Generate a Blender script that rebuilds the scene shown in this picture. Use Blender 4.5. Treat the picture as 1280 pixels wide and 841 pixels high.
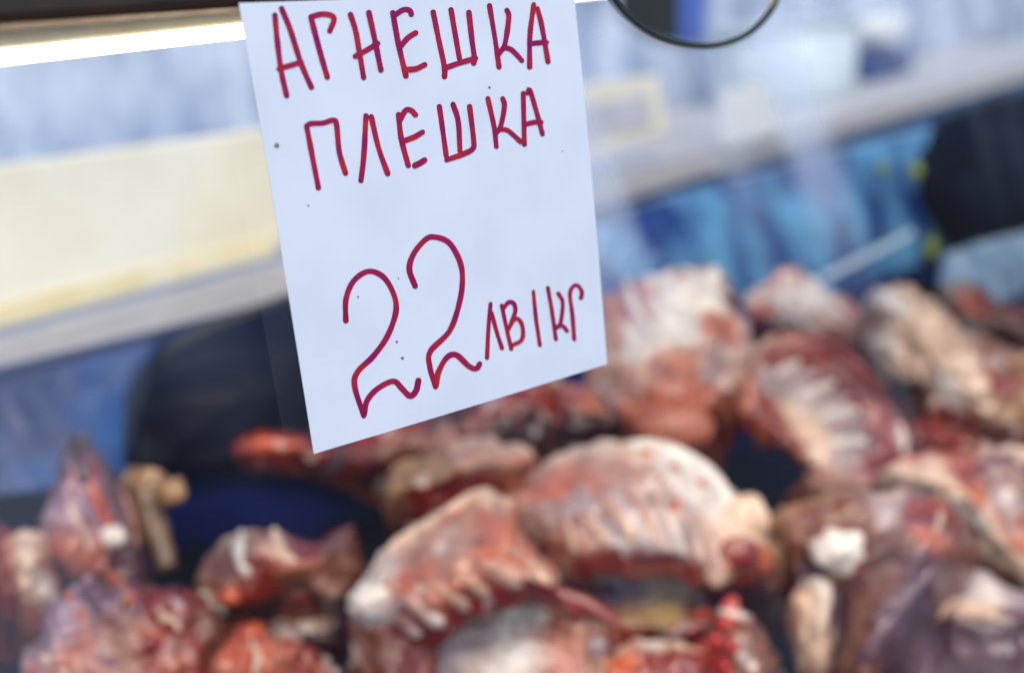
import bpy, bmesh, math, random
import numpy as np
from mathutils import Vector, Matrix, noise
from mathutils.bvhtree import BVHTree

for o in list(bpy.data.objects): bpy.data.objects.remove(o)
scene = bpy.context.scene
C = scene.collection
rad = math.radians

# ------------------------------------------------------------------ camera
FPX = 1600.0                                  # focal length in photo pixels (1280 wide)
CAM = np.array([0.0, 0.0, 1.45])
HEAD, PITCH, ROLL = rad(38.1), rad(12.9), rad(6.0)
FW = np.array([math.sin(HEAD)*math.cos(PITCH), math.cos(HEAD)*math.cos(PITCH), -math.sin(PITCH)])
R0 = np.array([math.cos(HEAD), -math.sin(HEAD), 0.0])
U0 = np.cross(R0, FW)
RT = math.cos(ROLL)*R0 - math.sin(ROLL)*U0
UP = math.sin(ROLL)*R0 + math.cos(ROLL)*U0
cd = bpy.data.cameras.new('camera')
cam = bpy.data.objects.new('camera', cd); C.objects.link(cam); scene.camera = cam
cam.matrix_world = Matrix(((RT[0], UP[0], -FW[0], CAM[0]), (RT[1], UP[1], -FW[1], CAM[1]),
                           (RT[2], UP[2], -FW[2], CAM[2]), (0, 0, 0, 1)))
cd.sensor_fit = 'HORIZONTAL'; cd.sensor_width = 36.0; cd.lens = FPX/1280*36
cd.clip_start = 0.02; cd.clip_end = 400
cd.dof.use_dof = True; cd.dof.focus_distance = 0.605; cd.dof.aperture_fstop = 3.25

# ------------------------------------------------------------------ light
world = bpy.data.worlds.new('World'); scene.world = world; world.use_nodes = True
wn = world.node_tree.nodes; wl = world.node_tree.links
sky = wn.new('ShaderNodeTexSky'); sky.sky_type = 'NISHITA'; sky.sun_disc = False
SUN_EL, SUN_AZ = rad(52), rad(205)            # azimuth from +Y clockwise: behind the customer, to the left
sky.sun_elevation = SUN_EL; sky.sun_rotation = SUN_AZ
sky.air_density = 1.0; sky.dust_density = 2.0
wl.new(sky.outputs[0], wn['Background'].inputs[0]); wn['Background'].inputs[1].default_value = 0.13
sd = bpy.data.lights.new('sun', 'SUN'); sd.energy = 1.0; sd.angle = rad(25); sd.color = (1.0, 0.93, 0.84)
sun = bpy.data.objects.new('sun', sd); C.objects.link(sun)
sv = Vector((math.sin(SUN_AZ)*math.cos(SUN_EL), math.cos(SUN_AZ)*math.cos(SUN_EL), math.sin(SUN_EL)))
sun.rotation_euler = sv.to_track_quat('Z', 'Y').to_euler(); sun.location = (-1, -2, 4)
vs = scene.view_settings
vs.view_transform = 'Standard'; vs.look = 'None'; vs.exposure = 0.66; vs.gamma = 1.0; vs.use_curve_mapping = False

# ------------------------------------------------------------------ helpers
def ray(x, y):
    d = FW + RT*(x-640)/FPX + UP*(420.5-y)/FPX
    return d/np.linalg.norm(d)
def atY(x, y, Y):
    d = ray(x, y); return CAM + d*(Y/d[1])
def atD(x, y, dist): return CAM + ray(x, y)*dist
SL = 0.3                                       # rise of the deck towards the back
Z0 = 0.69                                      # mean top of the pile: z = Z0 + SL*Y
def pile_dist(x, y, off=0.0):
    d = ray(x, y); return (Z0 + off - CAM[2])/(d[2] - SL*d[1])
DECK = -0.055                                  # deck lining below the mean pile height
def deck_z(Y): return Z0 + DECK + SL*Y
def proj(P):
    P = np.asarray(P) - CAM; w = P@FW
    return 640 + FPX*(P@RT)/w, 420.5 - FPX*(P@UP)/w

def s2l(c):
    return tuple(((v/255)/12.92 if v/255 <= 0.04045 else ((v/255+0.055)/1.055)**2.4) for v in c)

def mesh_obj(name, verts, faces, mat=None, parent=None, smooth=True, cols=None):
    me = bpy.data.meshes.new(name)
    me.from_pydata([tuple(map(float, v)) for v in verts], [], faces); me.update()
    if cols is not None:
        a = me.color_attributes.new('tint', 'FLOAT_COLOR', 'POINT')
        a.data.foreach_set('color', np.asarray([(c[0], c[1], c[2], 1) for c in cols], dtype=np.float32).ravel())
    if mat: me.materials.append(mat)
    if smooth: me.polygons.foreach_set('use_smooth', [True]*len(me.polygons))
    o = bpy.data.objects.new(name, me); C.objects.link(o)
    if parent: o.parent = parent
    return o
def empty(name, loc):
    o = bpy.data.objects.new(name, None); C.objects.link(o); o.location = tuple(map(float, loc)); o.empty_display_size = .02
    return o
def put(o, parent):
    "parent o keeping its world-space mesh coordinates"
    o.parent = parent
    o.matrix_parent_inverse = Matrix.Translation(-parent.location)
    return o
def tag(o, label=None, cat=None, group=None, kind=None):
    if label: o['label'] = label
    if cat: o['category'] = cat
    if group: o['group'] = group
    if kind: o['kind'] = kind
    return o
def prism(name, pts, ext, mat, parent=None, bevel=0.0, smooth=False):
    "closed prism: polygon pts pushed along ext"
    n = len(pts); ext = np.asarray(ext)
    v = [np.asarray(p) for p in pts] + [np.asarray(p)+ext for p in pts]
    f = [tuple(range(n)), tuple(range(2*n-1, n-1, -1))] + [(i, i+n, (i+1) % n+n, (i+1) % n) for i in range(n)]
    o = mesh_obj(name, v, f, mat, None, smooth)
    bm = bmesh.new(); bm.from_mesh(o.data)
    bmesh.ops.recalc_face_normals(bm, faces=bm.faces)
    if bevel: bmesh.ops.bevel(bm, geom=list(bm.edges), offset=bevel, segments=3, profile=.6, affect='EDGES')
    bm.to_mesh(o.data); bm.free()
    if parent: put(o, parent)
    return o
def box(name, lo, hi, mat, parent=None, bevel=0.0):
    x0, y0, z0 = lo; x1, y1, z1 = hi
    return prism(name, [(x0, y0, z0), (x1, y0, z0), (x1, y1, z0), (x0, y1, z0)], (0, 0, z1-z0), mat, parent, bevel)

def tube_mesh(pts, rads, seg=10, flat=1.0, cap=True):
    pts = [Vector(p) for p in pts]; V = []; Fc = []
    n = len(pts); prev = None
    for i, p in enumerate(pts):
        t = (pts[min(i+1, n-1)] - pts[max(i-1, 0)]).normalized()
        a = prev if prev is not None else (Vector((0, 0, 1)) if abs(t.z) < .9 else Vector((1, 0, 0)))
        a = (a - t*a.dot(t)).normalized(); b = t.cross(a); prev = a
        for k in range(seg):
            w = 2*math.pi*k/seg
            V.append(p + (a*math.cos(w) + b*math.sin(w)*flat)*rads[i])
    for i in range(n-1):
        for k in range(seg):
            Fc.append((i*seg+k, i*seg+(k+1) % seg, (i+1)*seg+(k+1) % seg, (i+1)*seg+k))
    if cap:
        Fc.append(tuple(range(seg-1, -1, -1))); Fc.append(tuple((n-1)*seg+k for k in range(seg)))
    return V, Fc
def catmull(P, n):
    "P (k, m) control points -> (n, m) points"
    P = np.asarray(P, float); k = len(P)
    E = np.vstack([2*P[0]-P[1], P, 2*P[-1]-P[-2]])
    out = []
    for u in np.linspace(0, k-1, n):
        i = min(int(u), k-2); t = u-i; a, b, c, d = E[i], E[i+1], E[i+2], E[i+3]
        out.append(.5*((2*b)+(c-a)*t+(2*a-5*b+4*c-d)*t*t+(3*b-a-3*c+d)*t**3))
    return np.array(out)
def lin_interp(P, n):
    P = np.asarray(P, float); k = len(P); u = np.linspace(0, k-1, n)
    i = np.minimum(u.astype(int), k-2); t = (u-i); t = t*t*(3-2*t)
    t = t.reshape((-1,)+(1,)*(P.ndim-1))
    return P[i]*(1-t)+P[i+1]*t

# ------------------------------------------------------------------ materials
def new_mat(name):
    m = bpy.data.materials.new(name); m.use_nodes = True
    return m, m.node_tree.nodes, m.node_tree.links, m.node_tree.nodes['Principled BSDF']
def simple(name, c1, c2=None, rough=.5, scale=20, metal=0, bump=0, spec=.5, stretch=(1, 1, 1), detail=6):
    m, n, l, b = new_mat(name)
    b.inputs['Roughness'].default_value = rough; b.inputs['Metallic'].default_value = metal
    b.inputs['Specular IOR Level'].default_value = spec
    tc = n.new('ShaderNodeTexCoord'); mp = n.new('ShaderNodeMapping'); mp.inputs['Scale'].default_value = stretch
    l.new(tc.outputs['Object'], mp.inputs[0])
    nz = n.new('ShaderNodeTexNoise'); nz.inputs['Scale'].default_value = scale; nz.inputs['Detail'].default_value = detail
    l.new(mp.outputs[0], nz.inputs['Vector'])
    rp = n.new('ShaderNodeValToRGB'); rp.color_ramp.elements[0].position = .35; rp.color_ramp.elements[1].position = .65
    rp.color_ramp.elements[0].color = (*s2l(c1), 1); rp.color_ramp.elements[1].color = (*s2l(c2 or c1), 1)
    l.new(nz.outputs['Fac'], rp.inputs[0]); l.new(rp.outputs[0], b.inputs['Base Color'])
    if bump:
        bp = n.new('ShaderNodeBump'); bp.inputs['Strength'].default_value = bump; bp.inputs['Distance'].default_value = .002
        l.new(nz.outputs['Fac'], bp.inputs['Height']); l.new(bp.outputs[0], b.inputs['Normal'])
    return m

# raw meat: colour attribute (fat, muscle, membrane) broken up by fine grain, wet surface
MEAT, n, l, b = new_mat('raw_meat')
at = n.new('ShaderNodeAttribute'); at.attribute_name = 'tint'
tc = n.new('ShaderNodeTexCoord')
nz = n.new('ShaderNodeTexNoise'); nz.inputs['Scale'].default_value = 95; nz.inputs['Detail'].default_value = 5
l.new(tc.outputs['Object'], nz.inputs['Vector'])
mr = n.new('ShaderNodeMapRange'); mr.inputs[1].default_value = .3; mr.inputs[2].default_value = .7; mr.inputs[3].default_value = .78; mr.inputs[4].default_value = 1.12
l.new(nz.outputs['Fac'], mr.inputs[0])
mx = n.new('ShaderNodeMix'); mx.data_type = 'RGBA'; mx.blend_type = 'MULTIPLY'; mx.inputs[0].default_value = 1
l.new(at.outputs['Color'], mx.inputs[6]); l.new(mr.outputs[0], mx.inputs[7]); hs = n.new('ShaderNodeHueSaturation'); hs.inputs['Saturation'].default_value = 1.08; hs.inputs['Value'].default_value = .84; l.new(mx.outputs[2], hs.inputs['Color']); l.new(hs.outputs[0], b.inputs['Base Color'])
bp = n.new('ShaderNodeBump'); bp.inputs['Strength'].default_value = .6; bp.inputs['Distance'].default_value = .003
l.new(nz.outputs['Fac'], bp.inputs['Height']); l.new(bp.outputs[0], b.inputs['Normal'])
b.inputs['Roughness'].default_value = .42
b.inputs['Subsurface Weight'].default_value = .12; b.inputs['Subsurface Radius'].default_value = (1, .35, .25); b.inputs['Subsurface Scale'].default_value = .006
b.inputs['Coat Weight'].default_value = .9; b.inputs['Coat Roughness'].default_value = .14; l.new(bp.outputs[0], b.inputs['Coat Normal'])

PAL = {k: np.array(s2l(v)) for k, v in dict(
    W=(246, 232, 224), F=(240, 204, 180), P=(200, 118, 94), K=(196, 146, 130), G=(182, 160, 160), R=(140, 36, 24),
    D=(60, 14, 14), B=(128, 76, 58), T=(176, 134, 96), U=(112, 76, 90), V=(78, 34, 50), Y=(204, 172, 118), O=(206, 98, 66), X=(182, 30, 24), L=(172, 132, 150)).items()}

GLASSY = .512                                   # Y of the front glass
M_STEEL = simple('brushed_steel', (196, 194, 196), (214, 212, 210), .42, 14, .2, stretch=(1, 1, 8))
M_RAIL = simple('dark_brown_rail', (26, 17, 14), (44, 28, 22), .35, 40)
M_TRIM = simple('rail_trim', (150, 118, 90), (176, 150, 120), .4, 60)
M_CREAM = simple('cream_plastic', (232, 226, 200), (244, 240, 222), .5, 6)
M_CREAMD = simple('yellowed_plastic', (232, 216, 162), (240, 232, 202), .5, 14)
M_NAVY = simple('navy_plastic_lining', (4, 5, 10), (13, 27, 92), .35, 4, bump=.3, spec=.12)
M_BLUE = simple('blue_plastic_panel', (14, 30, 74), (22, 48, 104), .4, 3)
M_BASE = simple('case_base', (200, 200, 202), (214, 214, 214), .5, 4)
M_PAVE = simple('asphalt', (58, 58, 60), (72, 71, 70), .85, 5)
M_GREY = simple('grey_inset', (188, 190, 200), (206, 206, 216), .4, 12)

# ------------------------------------------------------------------ the setting
g = mesh_obj('ground', [(-60, -60, 0), (60, -60, 0), (60, 60, 0), (-60, 60, 0)], [(0, 1, 2, 3)], M_PAVE, None, False)
tag(g, 'dark asphalt ground in front of the display case', 'ground', kind='structure')

X0, X1 = -.45, 4.2
YF, YB = GLASSY+.004, 1.37
case = tag(empty('display_case', ((X0+X1)/2, YF, 0)), 'butcher display case with painted reflection haze on front glass and dark brown top rail', 'display case')
box('base', (X0, YF-.02, 0.0), (X1, YB+.04, .62), M_BASE, case, .006)
# deck lining, rising towards the back
prism('deck_lining', [(X0, YF+.01, deck_z(YF)), (X1, YF+.01, deck_z(YF)), (X1, YB, deck_z(YB)), (X0, YB, deck_z(YB))], (0, 0, -.012), M_NAVY, case)
# top rail
ZR = atY(0, 30, .5035)[2]
box('top_rail', (X0, .5035, ZR), (X1, .5215, ZR+.045), M_RAIL, case, .004)
box('sky_blocker', (X0, .5225, ZR+.025), (X1, .80, ZR+.045), M_RAIL, case, .002)  # unseen shelf added to block overhead sky light from the case
for xx in (X0+.01, X1-.04):
    box('blocker_post', (xx, .76, .622), (xx+.03, .79, ZR+.0245), M_RAIL, case)  # posts carrying the added sky blocker
box('rail_trim', (X0, .5025, ZR-.0022), (X1, .5105, ZR-.0002), M_TRIM, case)
for xx in (X0+.01, X1-.04):
    box('corner_post', (xx, .502, .625), (xx+.03, .53, ZR-.004), M_RAIL, case)

# front glass with a round hand hole cut in its upper edge
ARC = [(762, -14), (770, 2), (782, 17), (800, 32), (822, 45), (850, 54), (880, 57.5), (908, 54), (932, 44), (952, 28), (966, 10), (976, -12)]
arcw = [atY(x, y, GLASSY) for x, y in ARC]
arcs = catmull(arcw, 48)
GT = ZR-.0005
a0 = atY(757, -34, GLASSY); a1 = atY(979, -34, GLASSY)
outline = [(X0+.045, GLASSY, .62), (X1-.045, GLASSY, .62), (X1-.045, GLASSY, GT)]
outline += [(arcs[-1][0]+.001, GLASSY, GT)] + [tuple(p) for p in arcs[::-1] if p[2] < GT-.001] + [(arcs[0][0]-.001, GLASSY, GT), (X0+.045, GLASSY, GT)]
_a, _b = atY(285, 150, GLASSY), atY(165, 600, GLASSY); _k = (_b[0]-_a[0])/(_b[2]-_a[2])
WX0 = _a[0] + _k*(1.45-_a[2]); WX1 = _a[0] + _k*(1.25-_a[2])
M_GLASS = bpy.data.materials.new('reflection_haze_glass'); M_GLASS.use_nodes = True
n = M_GLASS.node_tree.nodes; l = M_GLASS.node_tree.links; n.remove(n['Principled BSDF']); out = n['Material Output']
tr = n.new('ShaderNodeBsdfTransparent'); tr.inputs[0].default_value = (.985, .995, .99, 1)
gl = n.new('ShaderNodeBsdfGlossy'); gl.inputs['Roughness'].default_value = .0
df = n.new('ShaderNodeBsdfDiffuse'); df.inputs[0].default_value = (.64, .76, 1, 1)
fr = n.new('ShaderNodeFresnel')
g0 = n.new('ShaderNodeNewGeometry'); fi = n.new('ShaderNodeMapRange'); fi.inputs[3].default_value = 1.45; fi.inputs[4].default_value = 1/1.45      # same loss from both sides of the thin pane
l.new(g0.outputs['Backfacing'], fi.inputs[0]); l.new(fi.outputs[0], fr.inputs[0])
m1 = n.new('ShaderNodeMixShader'); l.new(fr.outputs[0], m1.inputs[0]); l.new(tr.outputs[0], m1.inputs[1]); l.new(gl.outputs[0], m1.inputs[2])
geo = n.new('ShaderNodeNewGeometry'); sp = n.new('ShaderNodeSeparateXYZ'); l.new(geo.outputs['Position'], sp.inputs[0])
mp = n.new('ShaderNodeMapping'); mp.inputs['Scale'].default_value = (9, 1, 3.2); mp.inputs['Rotation'].default_value = (0, rad(22), 0)
l.new(geo.outputs['Position'], mp.inputs[0])
nz = n.new('ShaderNodeTexNoise'); nz.inputs['Scale'].default_value = 1.6; nz.inputs['Detail'].default_value = 2.5; l.new(mp.outputs[0], nz.inputs['Vector'])
zr = n.new('ShaderNodeMapRange'); zr.interpolation_type = 'SMOOTHSTEP'  # diffuse haze, denser upward, painted in place of bright reflections
zr.inputs[1].default_value = 1.38; zr.inputs[2].default_value = 1.46; zr.inputs[3].default_value = .004; zr.inputs[4].default_value = .22
l.new(sp.outputs[2], zr.inputs[0])
nr = n.new('ShaderNodeMapRange'); nr.inputs[1].default_value = .32; nr.inputs[2].default_value = .68; nr.inputs[3].default_value = .35; nr.inputs[4].default_value = 1.5
l.new(nz.outputs['Fac'], nr.inputs[0])
mu = n.new('ShaderNodeMath'); mu.operation = 'MULTIPLY'; l.new(zr.outputs[0], mu.inputs[0]); l.new(nr.outputs[0], mu.inputs[1])
# painted reflection haze, milkier left of the slanting edge of a reflected silhouette
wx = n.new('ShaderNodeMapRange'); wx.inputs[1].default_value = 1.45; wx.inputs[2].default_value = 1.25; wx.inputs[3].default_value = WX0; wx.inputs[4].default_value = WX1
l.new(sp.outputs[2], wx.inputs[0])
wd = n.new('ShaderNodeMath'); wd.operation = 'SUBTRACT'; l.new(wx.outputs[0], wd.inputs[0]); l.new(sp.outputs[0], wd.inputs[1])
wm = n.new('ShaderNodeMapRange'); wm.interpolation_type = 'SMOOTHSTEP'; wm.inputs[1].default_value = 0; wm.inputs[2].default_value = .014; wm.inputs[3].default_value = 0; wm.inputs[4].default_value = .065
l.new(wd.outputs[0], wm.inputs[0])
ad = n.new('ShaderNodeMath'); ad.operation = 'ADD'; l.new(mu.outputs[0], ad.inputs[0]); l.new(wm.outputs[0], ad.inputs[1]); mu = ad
# painted reflection streaks running slantwise over the right part of the pane
mp2 = n.new('ShaderNodeMapping'); mp2.vector_type = 'TEXTURE'; mp2.inputs['Rotation'].default_value = (0, rad(-20), 0); mp2.inputs['Scale'].default_value = (1/22, 1, 1/3.5); l.new(geo.outputs['Position'], mp2.inputs[0])
n2 = n.new('ShaderNodeTexNoise'); n2.inputs['Scale'].default_value = 1.0; n2.inputs['Detail'].default_value = 0; l.new(mp2.outputs[0], n2.inputs['Vector'])
r2 = n.new('ShaderNodeMapRange'); r2.interpolation_type = 'SMOOTHSTEP'; r2.inputs[1].default_value = .42; r2.inputs[2].default_value = .80; r2.inputs[3].default_value = 0; r2.inputs[4].default_value = .42; l.new(n2.outputs['Fac'], r2.inputs[0])
r3 = n.new('ShaderNodeMapRange'); r3.interpolation_type = 'SMOOTHSTEP'; r3.inputs[1].default_value = 1.27; r3.inputs[2].default_value = 1.36; r3.inputs[3].default_value = .12; r3.inputs[4].default_value = 1; l.new(sp.outputs[2], r3.inputs[0])
r4 = n.new('ShaderNodeMapRange'); r4.interpolation_type = 'SMOOTHSTEP'; r4.inputs[1].default_value = .74; r4.inputs[2].default_value = .86; r4.inputs[3].default_value = 1; r4.inputs[4].default_value = .12; l.new(sp.outputs[0], r4.inputs[0])
r5 = n.new('ShaderNodeMapRange'); r5.interpolation_type = 'SMOOTHSTEP'; r5.inputs[1].default_value = .40; r5.inputs[2].default_value = .47; r5.inputs[3].default_value = .12; r5.inputs[4].default_value = 1; l.new(sp.outputs[0], r5.inputs[0])
q0 = n.new('ShaderNodeMath'); q0.operation = 'MULTIPLY'; l.new(r4.outputs[0], q0.inputs[0]); l.new(r5.outputs[0], q0.inputs[1])
q1 = n.new('ShaderNodeMath'); q1.operation = 'MULTIPLY'; l.new(r2.outputs[0], q1.inputs[0]); l.new(r3.outputs[0], q1.inputs[1])
q2 = n.new('ShaderNodeMath'); q2.operation = 'MULTIPLY'; l.new(q1.outputs[0], q2.inputs[0]); l.new(q0.outputs[0], q2.inputs[1])
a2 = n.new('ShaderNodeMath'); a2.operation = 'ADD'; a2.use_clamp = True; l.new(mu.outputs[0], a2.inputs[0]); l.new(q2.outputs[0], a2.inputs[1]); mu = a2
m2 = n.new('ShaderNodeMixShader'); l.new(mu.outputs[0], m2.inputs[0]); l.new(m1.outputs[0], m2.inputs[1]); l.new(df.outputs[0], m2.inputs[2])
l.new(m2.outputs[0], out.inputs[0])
low = [p for p in arcs if p[2] < GT-.0008]
cols_ = [(X0+.045, GT), (low[0][0]-.0004, GT)] + [(p[0], p[2]) for p in low] + [(low[-1][0]+.0004, GT), (X1-.045, GT)]
V = []
for x_, z_ in cols_: V += [(x_, GLASSY, .622), (x_, GLASSY, z_)]
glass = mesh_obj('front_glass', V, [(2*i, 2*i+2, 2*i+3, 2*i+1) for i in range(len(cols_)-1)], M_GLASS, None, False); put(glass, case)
# polished edge of the hand hole
M_EDGE, n, l, b = new_mat('polished_glass_edge')
b.inputs['Base Color'].default_value = (.05, .08, .08, 1); b.inputs['Roughness'].default_value = .15; b.inputs['Metallic'].default_value = .55
V, Fc = tube_mesh([p + np.array([0, 0, 0]) for p in arcs if p[2] < GT], [.0017]*sum(p[2] < GT for p in arcs), 8)
put(mesh_obj('hand_hole_edge', V, Fc, M_EDGE), case)
arcb = [p + np.array([0, .0035, -.0009]) for p in arcs if p[2] < GT]
M_BRASS = simple('brass_gleam', (196, 168, 120), (220, 200, 160), .25, 50, .8)
V, Fc = tube_mesh(arcb, [.0009]*len(arcb), 8); put(mesh_obj('hand_hole_rim', V, Fc, M_BRASS), case)

# lit tube under the rail
M_LED = bpy.data.materials.new('lit_tube'); M_LED.use_nodes = True
b = M_LED.node_tree.nodes['Principled BSDF']; b.inputs['Emission Color'].default_value = (1, .89, .70, 1); b.inputs['Emission Strength'].default_value = 2.6
b.inputs['Base Color'].default_value = (.9, .9, .85, 1)
YL = .585
ra = atY(0, 75, YL)[2] - atY(0, 86, YL)[2]
qa, qb = atY(0, 73, YL), atY(720, -6, YL); qd = (qb-qa)/(qb[0]-qa[0])
LA, LB = qa + qd*(X0+.06-qa[0]), qa + qd*(1.3-qa[0])
lamp = tag(empty('strip_light', (LA+LB)/2), 'bright warm white strip light running under the dark rail', 'light')
V, Fc = tube_mesh([LA, LB], [ra]*2, 14); put(mesh_obj('tube', V, Fc, M_LED), lamp)
al = bpy.data.lights.new('strip_glow', 'AREA'); al.shape = 'RECTANGLE'; al.size = float(LB[0]-LA[0]); al.size_y = .012; al.energy = 3.0; al.color = (1, .90, .74)
glow = bpy.data.objects.new('strip_glow', al); C.objects.link(glow); glow.location = tuple((LA+LB)/2 + np.array([0, .008, -ra*1.3]))
zx = Vector((0, -.62, .78)); xx_ = Vector(tuple(LB-LA)).normalized(); yy_ = zx.cross(xx_).normalized(); zz_ = xx_.cross(yy_)
glow.rotation_euler = Matrix((xx_, yy_, zz_)).transposed().to_euler(); glow.parent = lamp; glow.matrix_parent_inverse = Matrix.Translation(-lamp.location)
M_HOUS = simple('housing', (232, 218, 180), (244, 236, 214), .4, 60)
up = np.array([0, 0, ra*.9]); tp = atY(0, 36, YL)[2] - atY(0, 73, YL)[2] + .006
prism('housing', [LA+up, LB+up, LB+up+np.array([0, .03, 0]), LA+up+np.array([0, .03, 0])], (0, 0, tp), M_HOUS, lamp, .002)
for q in (LA, LB):
    box('end_bracket', (q[0]-.008, q[1]-.062, q[2]+ra*.9+tp+.0002), (q[0]+.008, q[1]+.02, q[2]+ra*.9+tp+.005), M_RAIL, lamp)

# back counter (its front runs slightly away from the case)
PB0, PB1 = atY(0, 482, 1.60), atY(1280, 101, 2.05)
bdir = (PB1-PB0); bdir[2] = 0; bdir /= np.linalg.norm(bdir); bnor = np.array([bdir[1], -bdir[0], 0])   # towards the customer
def onB(x, y, off=0.0):
    "photo pixel on the upright plane of the back counter's front, off metres behind it"
    d = ray(x, y); q = PB0 - bnor*off - CAM
    return CAM + d*((q@bnor)/(d@bnor))
cb = empty('back_counter', (PB0[0], PB0[1]+.3, 0)); tag(cb, 'steel edged counter running behind the display case', 'counter')
def line_slab(name, pl, thick, mat, parent, off=0.0, bevel=0.0):
    pts = [onB(x, y, off) for x, y in pl]
    return prism(name, pts, -bnor*thick, mat, parent, bevel)
M_UNDER = simple('counter_front', (44, 78, 128), (70, 106, 156), .4, 5)
def run(x0, y0, x1, y1, off, s0=-.9, s1=4.5):
    "two ends of a long straight edge through two photo points on the counter front"
    p, q = onB(x0, y0, off), onB(x1, y1, off); d = (q-p)/np.linalg.norm((q-p)[:2])
    return p + d*s0, p + d*s1
la, lb = run(0, 482, 1280, 101, 0); lc, ld = run(0, 424, 1280, 82, 0)
prism('steel_lip', [la, lb, ld, lc], -bnor*.012, M_STEEL, cb, .002)
fl0, fl1 = run(0, 482, 1280, 101, .0135)
prism('front_panel', [fl0, fl1, (fl1[0], fl1[1], 0), (fl0[0], fl0[1], 0)], -bnor*.02, M_UNDER, cb)
t0, t1 = run(0, 426, 1280, 84, .0125)
prism('counter_top', [t0, t1, t1-bnor*.75, t0-bnor*.75], (0, 0, -.02), M_STEEL, cb)
# cream board along the counter
board = empty('cutting_board', onB(200, 370, .02)); tag(board, 'long cream plastic cutting board standing on the counter edge', 'board')
line_slab('board_panel', [(-240, 478), (836, 166), (826, 93), (-240, 240)], .03, M_CREAM, board, .016, .006)
line_slab('grey_inset', [(680, 192), (815, 158), (810, 118), (680, 142)], .004, M_GREY, board, .0135, .001)
line_slab('yellowed_strip', [(-240, 472), (345, 318), (345, 292), (-240, 442)], .003, M_CREAMD, board, .0135, .001)
# backsplash
M_SPLASH = simple('hazy_backsplash', (206, 218, 236), (122, 142, 172), .3, 4.5, stretch=(1.6, 1, .8), detail=3)
sp0, sp1 = run(0, 200, 1280, -20, .78, -1.2, 6)
spl = prism('backsplash', [(sp0[0], sp0[1], 0), (sp1[0], sp1[1], 0), (sp1[0], sp1[1], 2.2), (sp0[0], sp0[1], 2.2)], -bnor*.02, M_SPLASH)
tag(spl, 'pale blue and white mottled wall panel behind the counter', 'wall panel')
# blue inner back panel of the case
bp0 = np.array([X0, YB, 0]); bp1 = np.array([X1, YB, 0])
prism('back_panel', [(X0, YB+.002, deck_z(YB)-.02), (X1, YB+.002, deck_z(YB)-.02), (X1, YB+.002, 1.20), (X0, YB+.002, 1.165)], (0, .012, 0), M_BLUE, case)

# things on and around the counter
def lathe(name, prof, c, mat, parent=None, seg=28):
    V = []; Fc = []
    for r_, z in prof:
        for k in range(seg): V.append((c[0]+r_*math.cos(2*math.pi*k/seg), c[1]+r_*math.sin(2*math.pi*k/seg), c[2]+z))
    for i in range(len(prof)-1):
        for k in range(seg): Fc.append((i*seg+k, i*seg+(k+1) % seg, (i+1)*seg+(k+1) % seg, (i+1)*seg+k))
    Fc.append(tuple(range(seg-1, -1, -1))); Fc.append(tuple((len(prof)-1)*seg+k for k in range(seg)))
    o = mesh_obj(name, V, Fc, mat)
    if parent: put(o, parent)
    return o
cn = np.cross(t1-t0, -bnor); cn /= np.linalg.norm(cn); cn = cn if cn[2] > 0 else -cn
def on_top(x, off):
    "point of the counter top below photo column x, off metres behind its front edge"
    p = onB(x, 60, off); p[2] = t0[2] - ((p-t0)[:2]@cn[:2])/cn[2]
    return p
M_BLACK = simple('black_plastic', (16, 20, 22), (24, 30, 32), .35, 20)
M_BLUEC = simple('blue_enamel', (60, 88, 168), (74, 104, 182), .3, 10)
M_TURQ = simple('pale_turquoise_plastic', (198, 214, 220), (214, 228, 232), .4, 8)
M_WHITE = simple('white_enamel', (238, 240, 240), (246, 246, 244), .25, 10)
M_DKBLUE = simple('dark_blue_plastic', (18, 48, 104), (28, 62, 124), .35, 10)
o = line_slab('apron', [(776, 20), (800, 40), (826, 51), (849, 54), (849, -90), (776, -70)], .012, M_BLACK, None, .765, .003); tag(o, 'black apron hanging on the wall panel behind the round hand hole', 'apron')
o = line_slab('towel', [(852, 52), (880, 50), (880, -95), (852, -90)], .01, M_BLUEC, None, .767, .003); tag(o, 'narrow blue towel hanging beside the black apron', 'towel')
p = on_top(985, .42); d = np.linalg.norm(p-CAM)
tub = empty('plastic_tub', p); tag(tub, 'pale blue grey plastic tub with rounded rim on the counter', 'tub')
lathe('body', [(.0, 0), (70*d/FPX, 0), (76*d/FPX, .012), (82*d/FPX, .20), (.0, .201)], p, M_TURQ, tub)
lathe('rim', [(82*d/FPX, .2015), (88*d/FPX, .206), (88*d/FPX, .216), (80*d/FPX, .22), (.0, .22)], p, M_TURQ, tub)
p = on_top(1115, .40); d = np.linalg.norm(p-CAM); w = 52*d/FPX
o = prism('plastic_crate', [p-bdir*w, p+bdir*w, p+bdir*w-bnor*.16, p-bdir*w-bnor*.16], (0, 0, .09), M_DKBLUE, None, .006); tag(o, 'dark blue plastic crate under the white bowl', 'crate')
q = p - bnor*.08 + np.array([0, 0, .0905])
o = lathe('bowl', [(.0, 0), (.05, 0), (.09, .02), (.125, .06), (.135, .1), (.128, .1), (.118, .062), (.085, .026), (.0, .02)], q, M_WHITE); tag(o, 'white enamel bowl standing on the dark blue crate', 'bowl')
o = line_slab('white_card', [(906, 186), (978, 166), (964, 102), (900, 112)], .004, M_WHITE, None, -.016, .001); tag(o, 'white card leaning against the steel counter edge', 'card')

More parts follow.
